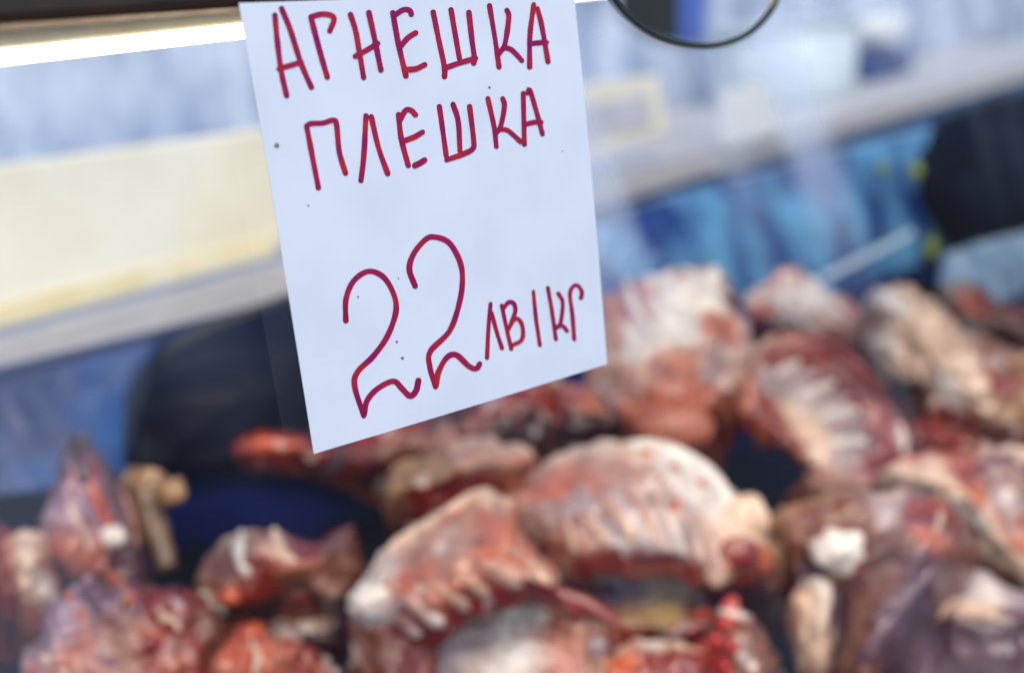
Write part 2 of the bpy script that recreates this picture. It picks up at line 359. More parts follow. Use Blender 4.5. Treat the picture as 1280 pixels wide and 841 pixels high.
M_FILM = simple('light_blue_film', (88, 146, 186), (14, 46, 108), .3, 8, bump=.3, stretch=(1.6, 1, .7), detail=2)
M_PALE = simple('pale_blue_paper', (104, 134, 160), (164, 186, 202), .6, 22)
M_SILHOUETTE = simple('navy_silhouette', (3, 6, 16), (7, 16, 42), .5, 5, bump=.3, spec=.12)
M_BLUE2 = simple('deep_blue_hazed_panel', (2, 30, 84), (8, 78, 150), .4, 9, detail=2)
M_BAG = simple('black_bag_film', (3, 7, 18), (8, 18, 44), .5, 8, bump=.3, spec=.05)
def crumple(name, rows, Y, mat, label, cat, amp, seed, thick=.02, nu=60, nv=40):
    G = np.array([[atY(q[0], q[1], Y+q[2]*.01) for q in r] for r in rows]); A = np.array([catmull(r, nu) for r in G])
    S = np.array([catmull(A[:, j], nv) for j in range(nu)]).transpose(1, 0, 2); V = []; Fc = []
    for k in (0, 1):
        for i in range(nv):
            for j in range(nu):
                p = S[i, j]; w = 1-abs(noise.noise(Vector(p)*16+Vector((seed, 0, 0)))) ; w2 = noise.noise(Vector(p)*42+Vector((seed, 3, 0)))
                V.append(p + np.array([0, -amp*(w*1.2+.35*w2) if k == 0 else thick, 0]))
    nf = nu*nv
    for i in range(nv-1):
        for j in range(nu-1):
            q = (i*nu+j, (i+1)*nu+j, (i+1)*nu+j+1, i*nu+j+1); Fc.append(q); Fc.append(tuple(nf+x for x in reversed(q)))
    ring = [j for j in range(nu)] + [i*nu+nu-1 for i in range(1, nv)] + [(nv-1)*nu+j for j in range(nu-2, -1, -1)] + [i*nu for i in range(nv-2, 0, -1)]
    for a in range(len(ring)):
        c = ring[(a+1) % len(ring)]; Fc.append((ring[a], c, nf+c, nf+ring[a]))
    return tag(mesh_obj(name, V, Fc, mat), label, cat)
crumple('blue_sheet', [[(735, 285, 0), (860, 240, 0), (1000, 205, 0), (1120, 170, 0), (1200, 150, 0)], [(735, 330, -2), (860, 290, -4), (1000, 260, -4), (1120, 235, -4), (1200, 230, -2)], [(735, 420, -5), (860, 410, -8), (1000, 400, -9), (1120, 390, -8), (1200, 380, -5)]],
        1.33, M_FILM, 'light blue crumpled plastic sheet lining the back of the case', 'plastic sheet', .014, 2.0)
crumple('bag_or_silhouette', [[(1185, 150, 0), (1240, 128, 0), (1320, 110, 0), (1400, 100, 0)], [(1158, 215, -3), (1225, 205, -10), (1310, 200, -12), (1400, 190, -4)], [(1165, 270, -4), (1225, 275, -12), (1310, 275, -13), (1400, 270, -5)], [(1200, 320, -3), (1250, 330, -8), (1320, 330, -8), (1400, 320, -3)]],
        1.30, M_BAG, 'black plastic bag bulging over the light blue plastic sheet', 'bag', .012, 5.0, .03)
crumple('blue_sheet', [[(-140, 512, 0), (0, 482, 0), (100, 455, 0), (190, 432, 0)], [(-140, 570, -2), (0, 545, -3), (90, 520, -3), (172, 500, -1)], [(-140, 640, -4), (0, 620, -6), (90, 605, -6), (168, 590, -3)]],
        1.33, M_BLUE2, 'deep blue smooth sheet painting the brighter hazed back panel below the cream board', 'plastic sheet', .004, 8.0)  # added sheet paints the brighter, hazed back panel left of the silhouette
crumple('bag_or_silhouette', [[(178, 470, 0), (240, 424, 0), (330, 386, 0), (430, 350, 0)], [(174, 490, -1), (262, 460, -4), (355, 432, -5), (440, 410, -1)], [(172, 500, -2), (260, 500, -7), (350, 490, -7), (440, 480, -2)], [(166, 585, -3), (260, 580, -7), (350, 565, -7), (440, 560, -3)]],
        1.30, M_SILHOUETTE, 'dark navy form painting a reflected silhouette beside the price sign below the cream board', 'bag', .008, 11.0, .03)  # dark form added in place of a silhouette reflected in the glass
crumple('paper_sheet', [[(1186, 318, 0), (1240, 300, 0), (1330, 280, 0)], [(1180, 350, -2), (1240, 340, -3), (1330, 330, -2)], [(1180, 385, -3), (1240, 390, -5), (1330, 390, -3)]], 1.14, M_PALE, 'pale blue grey paper sheet crumpled below the black bag', 'paper', .006, 3.0, .01, 30, 20)
M_LEAF = simple('green_plastic', (104, 124, 44), (140, 152, 66), .5, 30)
for i, (x, y, w, h) in enumerate([(1146, 214, 22, 30), (1104, 212, 16, 22), (1166, 312, 24, 44)]):
    c = atY(x, y, 1.235); d = np.linalg.norm(c-CAM); V = [c]; K = 14
    for k in range(K):
        a = 2*math.pi*k/K; rr = (1 if k % 2 else .62); V.append(c + (RT*math.cos(a)*w*.5 + UP*math.sin(a)*h*.5)*d/FPX*rr + FW*.004)
    V.append(c + FW*.012); F2 = [(0, 1+k, 1+(k+1) % K) for k in range(K)] + [(K+1, 1+(k+1) % K, 1+k) for k in range(K)]
    o = mesh_obj('garnish_leaf', V, F2, M_LEAF)
    tag(o, ('yellow green garnish leaf pressed against the black bag', 'small green garnish leaf alone on the blue sheet', 'larger yellow green garnish leaf below the black bag')[i], 'garnish')
M_GLINT = simple('glint_pale', (196, 214, 232), (214, 228, 240), .3, 20)
a_, b2 = atY(1030, 352, 1.2), atY(1142, 294, 1.2)
o = prism('glint_strip', [a_, b2, b2+np.array([0, 0, .011]), a_+np.array([0, 0, .011])], (0, .002, 0), M_GLINT); tag(o, 'narrow pale strip painting a glass glint slanting across the blue sheet', 'strip')  # pale strip added in place of a glint on the glass

# ------------------------------------------------------------------ meat builder
BLOBS = {}
def fbm(p, sc, seed, oct_=3):
    v = 0; a = 1; q = Vector(p)*sc + Vector((seed*7.3, seed*3.1, seed*1.7))
    for _ in range(oct_):
        v += a*noise.noise(q); q = q*2.1; a *= .5
    return v
def sheet(name, base, rows, parent, thick=.035, nu=64, nv=48, amp=.004, seed=1, tear=.35, edge=.5, blot=.5, rag=1.0):
    """closed fleshy sheet: control rows of (photo x, photo y, depth offset in cm, colour code); distance comes from where it rests on the pile"""
    d0 = pile_dist(*base)
    k = len(rows[0]); assert all(len(r) == k for r in rows), name
    G = np.array([[atD(q[0], q[1], d0 + q[2]*.01) for q in r] for r in rows])
    Cc = np.array([[PAL[q[3]] for q in r] for r in rows])
    A = np.array([catmull(r, nu) for r in G]); S = np.array([catmull(A[:, j], nv) for j in range(nu)])     # (nu, nv, 3)
    S = S.transpose(1, 0, 2)                                                                             # (nv, nu, 3)
    # ragged, torn outline
    for i in range(nv):
        for j in range(nu):
            s, t = j/(nu-1), i/(nv-1); w = max(abs(2*s-1), abs(2*t-1))**4
            q = Vector(S[i, j])
            S[i, j] += (RT*(noise.noise(q*45+Vector((seed, 0, 0)))+.6*noise.noise(q*110)) + UP*(noise.noise(q*45+Vector((0, seed, 9)))+.6*noise.noise(q*110+Vector((5, 0, 0)))))*(.0075*w+.0015)*rag
    # normals facing the camera
    du = np.gradient(S, axis=1); dv = np.gradient(S, axis=0); N = np.cross(du, dv)
    N /= np.linalg.norm(N, axis=2, keepdims=True)+1e-9
    if np.mean(np.sum(N*(S-CAM), axis=2)) > 0: N = -N
    verts = []; cols = []
    back = np.array([FW[0], FW[1], 0]); back = back/np.linalg.norm(back)*.45 + np.array([0, 0, -.9])
    rows_n, cols_n = len(rows)-1, k-1
    E = np.zeros((nv, nu))
    for i in range(nv):
        for j in range(nu):
            s, t = j/(nu-1), i/(nv-1)
            e = 1-max(abs(2*s-1), abs(2*t-1)); e = min(1, e/.16); E[i, j] = 1-(1-e)**2
    for i in range(nv):
        for j in range(nu):
            p = S[i, j]
            dsp = amp*(1.15*fbm(p, 28, seed, 3) + .7*fbm(p, 80, seed+9, 2) - .8*abs(noise.noise(Vector(p)*46+Vector((seed, 2, 0)))))
            p = p + N[i, j]*dsp + back*thick*edge*.5*(1-E[i, j]) 
            verts.append(p)
            # colour lookup with warped coordinates so the borders between fat and muscle run ragged
            s = j/(nu-1)*cols_n + tear*fbm(S[i, j], 38, seed+3, 3); t = i/(nv-1)*rows_n + tear*fbm(S[i, j], 38, seed+5, 3)
            s = min(max(s, 0), cols_n-1e-6); t = min(max(t, 0), rows_n-1e-6)
            a, b_ = int(s), int(t); fs, ft = s-a, t-b_
            fs = min(1, max(0, (fs-.5)*2.2+.5)); ft = min(1, max(0, (ft-.5)*2.2+.5))
            c = (Cc[b_, a]*(1-fs)+Cc[b_, a+1]*fs)*(1-ft) + (Cc[b_+1, a]*(1-fs)+Cc[b_+1, a+1]*fs)*ft
            w = fbm(S[i, j], 34, seed+17, 4)
            c = c*(1+.3*w)
            if w > .5: c = c*(1-blot) + PAL['W']*blot
            elif w < -.5: c = c*(1-blot) + PAL['R']*blot
            cols.append(np.clip(c, .004, .95))
    nf = len(verts)
    for i in range(nv):
        for j in range(nu):
            verts.append(S[i, j] + back*thick*(.55+.45*E[i, j])); cols.append(PAL['B']*.6+PAL['R']*.4)
    F_ = []
    for i in range(nv-1):
        for j in range(nu-1):
            q = (i*nu+j, i*nu+j+1, (i+1)*nu+j+1, (i+1)*nu+j)
            F_.append(q); F_.append(tuple(nf+x for x in reversed(q)))
    ring = [j for j in range(nu)] + [i*nu+nu-1 for i in range(1, nv)] + [(nv-1)*nu+j for j in range(nu-2, -1, -1)] + [i*nu for i in range(nv-2, 0, -1)]
    for a in range(len(ring)):
        b_ = ring[(a+1) % len(ring)]; F_.append((ring[a], nf+ring[a], nf+b_, b_))
    o = mesh_obj(name, verts, F_, MEAT, None, True, cols)
    bm = bmesh.new(); bm.from_mesh(o.data); bmesh.ops.recalc_face_normals(bm, faces=bm.faces)
    tree = BVHTree.FromBMesh(bm); bm.to_mesh(o.data); bm.free()
    o['_t'] = 0; del o['_t']
    if parent: put(o, parent)
    BLOBS[o.name] = (tree, d0)
    return o
def drape(o, x, y, lift=0.0):
    tree, d0 = BLOBS[o.name]
    d = Vector(ray(x, y)); h = tree.ray_cast(Vector(CAM), d)
    if h[0] is None: return np.array(atD(x, y, d0 - .01)), np.array(-d)
    return np.array(h[0] - d*lift), np.array(h[1])
def strand(name, o, parent, pl, wpx, code, nseg=14, flat=.75, seed=0, lift=0.0, code2=None):
    "a rib, bone or strip of fat lying on sheet o, following photo pixels pl, wpx photo pixels wide"
    P2 = catmull(pl, nseg); pts = []; rr = []
    for i, (x, y) in enumerate(P2):
        p, nn = drape(o, x, y, lift - wpx*.2*BLOBS[o.name][1]/FPX); pts.append(p)
    pts = np.array(pts)
    # keep depth steady along the strand
    dist = np.linalg.norm(pts-CAM, axis=1); med = np.median(dist)
    dist = np.clip(dist, med-.03, med+.03); ker = np.array([.25, .5, .25])
    for _ in range(3): dist[1:-1] = np.convolve(dist, ker, 'valid')
    pts = np.array([CAM + (p-CAM)/np.linalg.norm(p-CAM)*q for p, q in zip(pts, dist)])
    for i in range(nseg):
        u = i/(nseg-1); taper = min(1, .35+2.6*min(u, 1-u)*2)
        rr.append(wpx*.5*dist[i]/FPX*taper*(1+.18*noise.noise(Vector((u*4, seed*3.7, 1.3)))))
    V, Fc = tube_mesh(pts, rr, 10, flat)
    c = PAL[code]; c2 = PAL[code2] if code2 else c
    cols = []
    for i, v in enumerate(V):
        u = (i//10)/(nseg-1); w = noise.noise(Vector(v)*60)
        cols.append(np.clip((c*(1-u)+c2*u)*(1+.25*w), 0, .95))
    s = mesh_obj(name, V, Fc, MEAT, None, True, cols); put(s, parent)
    return s
def lump(name, o, parent, x, y, wpx, hpx, code, seed=0, amp=.25, depth=None):
    "rounded lump (fat, knuckle, cut marrow) sitting on sheet o"
    if o is not None: p, _ = drape(o, x, y)
    else: p = atD(x, y, depth)
    dist = np.linalg.norm(p-CAM); a, b_ = wpx*.5*dist/FPX, hpx*.5*dist/FPX
    bm = bmesh.new(); bmesh.ops.create_icosphere(bm, subdivisions=3, radius=1)
    V = []; cols = []
    for v in bm.verts:
        q = v.co.normalized(); s = 1+amp*noise.noise(q*1.7+Vector((seed*5.1, 0, 0)))
        w = p + (RT*q.x*a + UP*q.y*b_ + FW*q.z*min(a, b_))*s
        V.append(w); cols.append(np.clip(PAL[code]*(1+.25*noise.noise(Vector(w)*70)), 0, .95))
    Fc = [tuple(x.index for x in f_.verts) for f_ in bm.faces]; bm.free()
    s = mesh_obj(name, V, Fc, MEAT, None, True, cols); put(s, parent)
    return s
def cut(name, label, base, cat='meat', group='lamb cuts piled on the deck'):
    d0 = pile_dist(*base); p = atD(base[0], base[1], d0)
    return tag(empty(name, p), label, cat, group)

# ------------------------------------------------------------------ meat, piece by piece
# far strip of lean behind the sign
e = cut('meat_strip', 'thin dark red strip of lean lying alone on the navy lining', (340, 572))
sheet('lean', (340, 572), [[(285, 542, 1, 'R'), (330, 534, 1, 'R'), (400, 545, 1, 'D'), (450, 560, 1, 'D')], [(290, 556, 0, 'R'), (335, 552, -1, 'O'), (400, 562, -1, 'R'), (450, 575, 0, 'D')],
      [(300, 568, 0, 'D'), (340, 570, 0, 'R'), (400, 578, 0, 'D'), (450, 588, 0, 'D')]], e, .03, 36, 20, seed=2)
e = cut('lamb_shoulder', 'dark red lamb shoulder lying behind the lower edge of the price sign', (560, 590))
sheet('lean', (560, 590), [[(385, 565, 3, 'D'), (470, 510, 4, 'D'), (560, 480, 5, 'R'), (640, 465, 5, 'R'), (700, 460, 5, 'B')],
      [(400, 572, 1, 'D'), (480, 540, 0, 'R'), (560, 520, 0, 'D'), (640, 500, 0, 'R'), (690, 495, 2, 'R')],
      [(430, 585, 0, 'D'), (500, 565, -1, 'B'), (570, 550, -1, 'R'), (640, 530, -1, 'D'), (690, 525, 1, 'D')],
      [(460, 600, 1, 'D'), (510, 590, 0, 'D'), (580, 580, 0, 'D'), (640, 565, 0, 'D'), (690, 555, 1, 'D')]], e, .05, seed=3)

# far pink and white lobe
e = cut('lamb_neck', 'pale pink and white lamb neck at the far back of the pile', (1010, 425))
fa = sheet('flesh', (1010, 425), [[(930, 362, 3, 'W'), (978, 333, 3, 'P'), (1020, 342, 3, 'W'), (1062, 372, 3, 'P'), (1100, 402, 3, 'B')], [(938, 385, 0, 'P'), (985, 368, -1, 'W'), (1025, 382, -2, 'W'), (1065, 403, -1, 'K'), (1102, 420, 0, 'B')],
      [(950, 402, -1, 'U'), (1000, 402, -2, 'W'), (1040, 412, -2, 'P'), (1075, 426, -2, 'B'), (1102, 434, 0, 'D')], [(965, 420, 0, 'D'), (1005, 425, 0, 'P'), (1045, 435, 0, 'B'), (1080, 446, 0, 'D'), (1105, 450, 0, 'D')]], e, .06, seed=4, amp=.007)
strand('sinew', fa, e, [(950, 372), (985, 378), (1020, 395)], 14, 'W', seed=2)
strand('sinew', fa, e, [(1005, 350), (1030, 372), (1060, 398)], 12, 'W', seed=3)

# big pale mass
e = cut('lamb_joint', 'large pale pink lamb leg with white sinew standing tallest in the pile', (820, 565))
fa = sheet('flesh', (820, 565), [[(735, 362, 4, 'P'), (785, 342, 4, 'O'), (840, 326, 5, 'W'), (890, 323, 5, 'P'), (925, 348, 5, 'R')], [(730, 405, 1, 'G'), (785, 385, 0, 'P'), (835, 362, 1, 'W'), (885, 360, 1, 'W'), (925, 388, 3, 'U')],
      [(735, 450, -2, 'K'), (795, 425, -4, 'W'), (855, 408, -4, 'W'), (905, 405, -1, 'P'), (952, 425, 2, 'G')], [(740, 490, -3, 'G'), (792, 472, -5, 'K'), (850, 458, -5, 'P'), (895, 455, -3, 'G'), (940, 470, 0, 'K')],
      [(755, 525, -3, 'G'), (790, 515, -5, 'P'), (840, 508, -6, 'O'), (882, 502, -4, 'P'), (912, 500, -1, 'P')], [(770, 560, -2, 'D'), (800, 556, -3, 'P'), (845, 564, -4, 'P'), (878, 550, -2, 'R'), (900, 525, 0, 'D')]], e, .09, seed=5, amp=.007)
strand('sinew', fa, e, [(783, 350), (800, 395), (832, 440)], 22, 'W', seed=1)
strand('sinew', fa, e, [(850, 338), (880, 352), (912, 372)], 18, 'W', seed=4)
strand('sinew', fa, e, [(765, 380), (770, 430), (762, 480)], 16, 'K', seed=5)
strand('lean_streak', fa, e, [(790, 352), (805, 385), (812, 415)], 15, 'R', seed=6)
lump('knuckle', fa, e, 842, 535, 100, 66, 'P', 3, .2)
e = cut('lamb_shank', 'small shank end with dark red cut face beside the pale leg', (720, 556))
fa = sheet('flesh', (720, 556), [[(672, 492, 1, 'R'), (705, 474, 2, 'P'), (745, 476, 2, 'K'), (778, 498, 2, 'G')], [(668, 515, -2, 'R'), (702, 505, -3, 'R'), (740, 505, -3, 'P'), (774, 518, -2, 'G')],
      [(672, 530, -2, 'D'), (705, 528, -3, 'D'), (742, 528, -3, 'D'), (772, 532, -2, 'R')], [(685, 550, 0, 'B'), (712, 553, 0, 'R'), (742, 553, 0, 'R'), (768, 548, 0, 'D')]], e, .06, 40, 30, seed=6)
lump('cut_muscle', fa, e, 722, 531, 44, 30, 'D', 1); lump('cut_muscle', fa, e, 756, 530, 26, 28, 'D', 2); lump('cut_muscle', fa, e, 690, 526, 26, 26, 'R', 4)

# right rear, fatty
e = cut('lamb_flank', 'fat covered lamb flank with rough cream and brown surface', (1190, 545))
fa = sheet('flesh', (1190, 545), [[(1078, 368, 3, 'F'), (1115, 350, 4, 'F'), (1150, 363, 4, 'T'), (1192, 398, 5, 'F'), (1240, 415, 5, 'T'), (1310, 430, 5, 'F')], [(1078, 388, 0, 'B'), (1120, 378, -1, 'W'), (1160, 393, 0, 'F'), (1202, 423, 0, 'F'), (1250, 447, 1, 'B'), (1310, 465, 2, 'T')],
      [(1098, 420, 1, 'W'), (1135, 423, -1, 'F'), (1175, 438, -3, 'F'), (1215, 458, -3, 'F'), (1260, 480, -1, 'R'), (1315, 500, 0, 'T')], [(1104, 450, 1, 'F'), (1140, 463, -1, 'F'), (1180, 478, -3, 'W'), (1220, 498, -3, 'F'), (1260, 515, -1, 'T'), (1315, 540, 0, 'B')],
      [(1122, 480, 2, 'D'), (1150, 500, 0, 'B'), (1190, 520, -2, 'R'), (1225, 535, -2, 'B'), (1265, 548, 0, 'B'), (1320, 575, 1, 'D')]], e, .07, seed=7, amp=.009)
e = cut('lamb_breast', 'brown edged lamb breast behind the fat covered flank', (1240, 425))
sheet('flesh', (1240, 425), [[(1172, 358, 3, 'T'), (1205, 345, 3, 'T'), (1245, 365, 3, 'R'), (1320, 398, 3, 'B')], [(1180, 382, 0, 'B'), (1215, 380, -1, 'O'), (1252, 398, -1, 'B'), (1320, 425, 0, 'D')], [(1192, 402, 0, 'D'), (1225, 408, 0, 'B'), (1262, 425, 0, 'D'), (1320, 445, 0, 'D')]], e, .05, 40, 24, seed=8, amp=.006)

# rib cage seen from inside
e = cut('rib_cage_half', 'red rimmed lamb rib cage half turned to show its pale inner ribs', (1030, 605))
fa = sheet('flesh', (1030, 605), [[(938, 430, 3, 'F'), (985, 409, 4, 'P'), (1037, 424, 4, 'O'), (1087, 464, 4, 'R'), (1123, 510, 4, 'R'), (1140, 562, 4, 'W')], [(928, 455, 0, 'K'), (975, 440, 3, 'R'), (1020, 453, 4, 'R'), (1065, 488, 4, 'R'), (1097, 528, 3, 'R'), (1118, 577, 3, 'R')],
      [(928, 490, -1, 'P'), (963, 475, 2, 'G'), (1005, 490, 4, 'G'), (1046, 518, 4, 'G'), (1077, 550, 3, 'U'), (1097, 590, 2, 'R')], [(934, 520, -1, 'R'), (960, 508, 0, 'R'), (993, 520, 2, 'F'), (1025, 540, 2, 'F'), (1055, 570, 1, 'G'), (1077, 600, 1, 'K')],
      [(950, 538, 0, 'P'), (970, 542, -1, 'R'), (1000, 558, -1, 'R'), (1020, 577, 0, 'F'), (1035, 594, 0, 'K'), (1050, 608, 0, 'K')]], e, .03, seed=9)
for i, pl in enumerate([[(968, 470), (983, 460), (1002, 450)], [(984, 482), (1002, 474), (1024, 464)], [(998, 496), (1020, 487), (1046, 478)], [(1010, 510), (1036, 502), (1064, 494)], [(1020, 524), (1046, 517), (1076, 514)], [(1028, 540), (1054, 534), (1082, 534)], [(1036, 556), (1060, 552), (1086, 554)]]):
    strand('rib', fa, e, pl, 14, 'G' if i % 2 else 'W', seed=i)
strand('fat_edge', fa, e, [(1122, 528), (1128, 548), (1127, 566)], 15, 'W', seed=3)
strand('fat_edge', fa, e, [(975, 512), (1000, 532), (1022, 558)], 13, 'F', seed=8)
strand('lean_rim', fa, e, [(1000, 418), (1060, 448), (1105, 500)], 17, 'R', seed=9)

# far right chops
e = cut('rib_rack', 'rib rack with pale pink fat band above dark purple ribs', (1240, 715))
fa = sheet('flesh', (1240, 715), [[(1095, 580, 2, 'P'), (1150, 566, 3, 'P'), (1192, 555, 4, 'P'), (1240, 548, 4, 'F'), (1320, 552, 4, 'F')], [(1105, 590, 0, 'F'), (1160, 586, -1, 'F'), (1205, 588, 0, 'R'), (1245, 583, 1, 'U'), (1320, 588, 1, 'V')],
      [(1145, 605, -1, 'F'), (1190, 610, -3, 'F'), (1225, 623, -3, 'P'), (1258, 620, 0, 'G'), (1320, 625, 0, 'V')], [(1178, 632, -1, 'K'), (1213, 645, -3, 'W'), (1243, 663, -3, 'F'), (1272, 672, -1, 'P'), (1320, 670, 0, 'P')],
      [(1198, 662, 0, 'B'), (1225, 680, -2, 'F'), (1250, 696, -2, 'F'), (1280, 714, -1, 'F'), (1320, 735, 0, 'P')]], e, .05, seed=10)
for i, pl in enumerate([[(1212, 590), (1222, 602), (1236, 612)], [(1230, 584), (1242, 600), (1256, 612)], [(1248, 580), (1260, 598), (1272, 612)], [(1266, 580), (1276, 600), (1290, 615)]]):
    strand('rib', fa, e, pl, 9, 'K', seed=i)

# brown shoulder, right foreground
e = cut('lamb_foreleg', 'brown skinned lamb foreleg folded over with white fat lump in its crook', (1080, 830))
fa = sheet('flesh', (1080, 830), [[(962, 642, 3, 'T'), (1003, 614, 4, 'T'), (1060, 602, 5, 'T'), (1110, 604, 5, 'F'), (1160, 603, 5, 'B'), (1207, 623, 5, 'G')], [(980, 660, 0, 'B'), (1020, 640, 0, 'B'), (1065, 628, 0, 'B'), (1110, 638, 0, 'G'), (1152, 640, 0, 'R'), (1224, 660, 3, 'B')],
      [(982, 690, 0, 'B'), (1025, 668, -1, 'B'), (1070, 662, -1, 'B'), (1112, 670, -3, 'B'), (1162, 670, -5, 'P'), (1220, 697, 0, 'B')], [(988, 720, 0, 'D'), (1030, 705, 1, 'V'), (1070, 703, -1, 'U'), (1115, 695, -4, 'B'), (1152, 700, -6, 'U'), (1195, 722, -1, 'U')],
      [(984, 760, 0, 'K'), (1018, 745, -1, 'F'), (1052, 742, 0, 'V'), (1095, 738, -4, 'B'), (1132, 740, -6, 'U'), (1168, 755, -2, 'V')], [(998, 808, 0, 'F'), (1028, 798, -1, 'F'), (1045, 798, 0, 'V'), (1072, 795, -4, 'B'), (1102, 790, -6, 'U'), (1132, 800, -2, 'V')],
      [(1008, 870, 0, 'B'), (1032, 870, -1, 'D'), (1042, 870, 0, 'D'), (1058, 870, -3, 'B'), (1080, 870, -5, 'B'), (1104, 870, -2, 'V')]], e, .06, 80, 70, seed=11, amp=.0035, tear=.2, blot=.1, rag=.5)
lump('fat_lump', fa, e, 1051, 686, 74, 54, 'W', 7, .45)
strand('bone', fa, e, [(1010, 728), (1030, 740), (1026, 770), (1019, 800)], 26, 'W', seed=2, code2='F')
strand('lean_fold', fa, e, [(1040, 728), (1100, 700), (1150, 672)], 26, 'B', seed=4)
strand('lean_fold', fa, e, [(1070, 835), (1120, 765), (1172, 702)], 20, 'U', seed=5)
strand('sinew', fa, e, [(1176, 640), (1174, 655), (1166, 672)], 10, 'F', seed=7)
# plum cut, bottom right
e = cut('lamb_haunch', 'plum coloured lamb haunch with grey white skin along its upper edge', (1220, 850))
fa = sheet('flesh', (1220, 850), [[(1160, 748, 3, 'G'), (1198, 704, 4, 'W'), (1232, 704, 4, 'G'), (1272, 730, 4, 'G'), (1330, 750, 4, 'G')], [(1154, 760, 0, 'G'), (1192, 738, 0, 'G'), (1232, 742, 0, 'W'), (1275, 752, 0, 'G'), (1330, 766, 1, 'U')],
      [(1150, 772, -1, 'F'), (1190, 758, -2, 'F'), (1232, 764, -2, 'F'), (1275, 770, -2, 'U'), (1330, 782, 0, 'V')], [(1142, 790, -1, 'V'), (1190, 778, -3, 'V'), (1235, 782, -3, 'V'), (1280, 786, -2, 'V'), (1330, 796, 0, 'V')],
      [(1128, 815, -1, 'U'), (1190, 805, -3, 'V'), (1240, 805, -3, 'V'), (1285, 808, -2, 'V'), (1330, 815, 0, 'V')], [(1105, 880, -1, 'U'), (1180, 880, -3, 'V'), (1240, 880, -3, 'V'), (1290, 880, -2, 'V'), (1340, 880, 0, 'V')]], e, .06, seed=12, amp=.002, tear=.15, blot=0, rag=.4)

e = cut('meat_flap', 'tan skin flap bridging the fat capped rack and the brown foreleg', (960, 760))
sheet('flesh', (960, 760), [[(925, 655, 3, 'F'), (962, 632, 4, 'T'), (1000, 628, 4, 'T')], [(930, 690, 1, 'P'), (968, 682, 0, 'T'), (1002, 680, 1, 'B')], [(938, 722, 1, 'R'), (968, 728, 0, 'B'), (1000, 730, 1, 'B')], [(945, 745, 1, 'D'), (972, 755, 1, 'D'), (1000, 755, 2, 'D')]], e, .05, 36, 36, seed=41, blot=.2)
e = cut('meat_trimming', 'pink grey trimming folded under the red rimmed rib cage', (1090, 625))
sheet('flesh', (1090, 625), [[(1015, 580, 2, 'K'), (1070, 585, 3, 'L'), (1110, 585, 3, 'R'), (1150, 565, 3, 'R')], [(1000, 596, 0, 'B'), (1060, 602, -1, 'K'), (1110, 600, -1, 'P'), (1160, 590, 0, 'F')], [(985, 612, 0, 'B'), (1060, 618, 0, 'K'), (1120, 618, 0, 'F'), (1165, 612, 0, 'P')]], e, .04, 44, 24, seed=42)
e = cut('lean_trimming', 'deep red lean trimming between the fatty flank and the pale banded rack', (1170, 575))
sheet('lean', (1170, 575), [[(1115, 525, 2, 'R'), (1160, 520, 3, 'R'), (1225, 540, 3, 'B')], [(1120, 548, 0, 'R'), (1168, 545, -1, 'R'), (1225, 556, 0, 'R')], [(1125, 572, 0, 'D'), (1170, 572, 0, 'R'), (1225, 572, 0, 'D')]], e, .04, 36, 24, seed=43)
# middle racks
e = cut('lamb_chop', 'tan fat topped chop with red meat tucked behind the two rib racks', (560, 665))
sheet('flesh', (560, 665), [[(492, 575, 3, 'T'), (550, 546, 4, 'T'), (602, 538, 4, 'F'), (662, 550, 4, 'F')], [(476, 606, 0, 'T'), (540, 588, -2, 'T'), (600, 572, -2, 'K'), (668, 578, 1, 'P')],
      [(480, 640, 0, 'B'), (540, 618, -2, 'R'), (600, 602, -1, 'R'), (650, 602, 1, 'P')], [(500, 668, 1, 'D'), (545, 650, 0, 'R'), (600, 635, 1, 'D'), (645, 632, 1, 'D')]], e, .06, seed=13)

e = cut('rib_rack', 'arched rib rack capped with thick white fat over a dark hollow', (810, 790))
fb = sheet('membrane', (810, 790), [[(722, 700, 7, 'D'), (780, 690, 8, 'V'), (835, 692, 8, 'V'), (892, 710, 8, 'D')], [(720, 742, 3, 'B'), (780, 732, 4, 'U'), (835, 735, 4, 'Y'), (888, 755, 4, 'B')], [(735, 780, -1, 'B'), (790, 772, 0, 'T'), (838, 768, 0, 'Y'), (880, 778, 0, 'D')], [(740, 805, -1, 'D'), (792, 800, 0, 'R'), (840, 798, 0, 'D'), (890, 800, 0, 'R')]], e, .04, 40, 30, seed=14)
fa = sheet('flesh', (810, 790), [[(642, 605, 3, 'P'), (700, 560, 4, 'F'), (780, 546, 5, 'F'), (852, 563, 5, 'W'), (905, 605, 5, 'W'), (955, 648, 5, 'P')], [(636, 625, 0, 'P'), (700, 598, -1, 'P'), (780, 588, -2, 'K'), (852, 598, -1, 'W'), (906, 640, 1, 'W'), (962, 672, 3, 'F')],
      [(652, 652, -1, 'K'), (715, 640, -4, 'G'), (790, 630, -5, 'G'), (850, 640, -5, 'G'), (900, 668, -2, 'F'), (965, 692, 2, 'P')], [(680, 682, -2, 'P'), (725, 680, -5, 'K'), (790, 680, -6, 'G'), (850, 685, -6, 'G'), (895, 700, -3, 'P'), (952, 708, 1, 'R')],
      [(702, 715, -2, 'K'), (735, 708, -4, 'R'), (790, 702, -5, 'R'), (850, 705, -5, 'R'), (892, 718, -3, 'F'), (938, 720, 0, 'R')]], e, .028, seed=15)
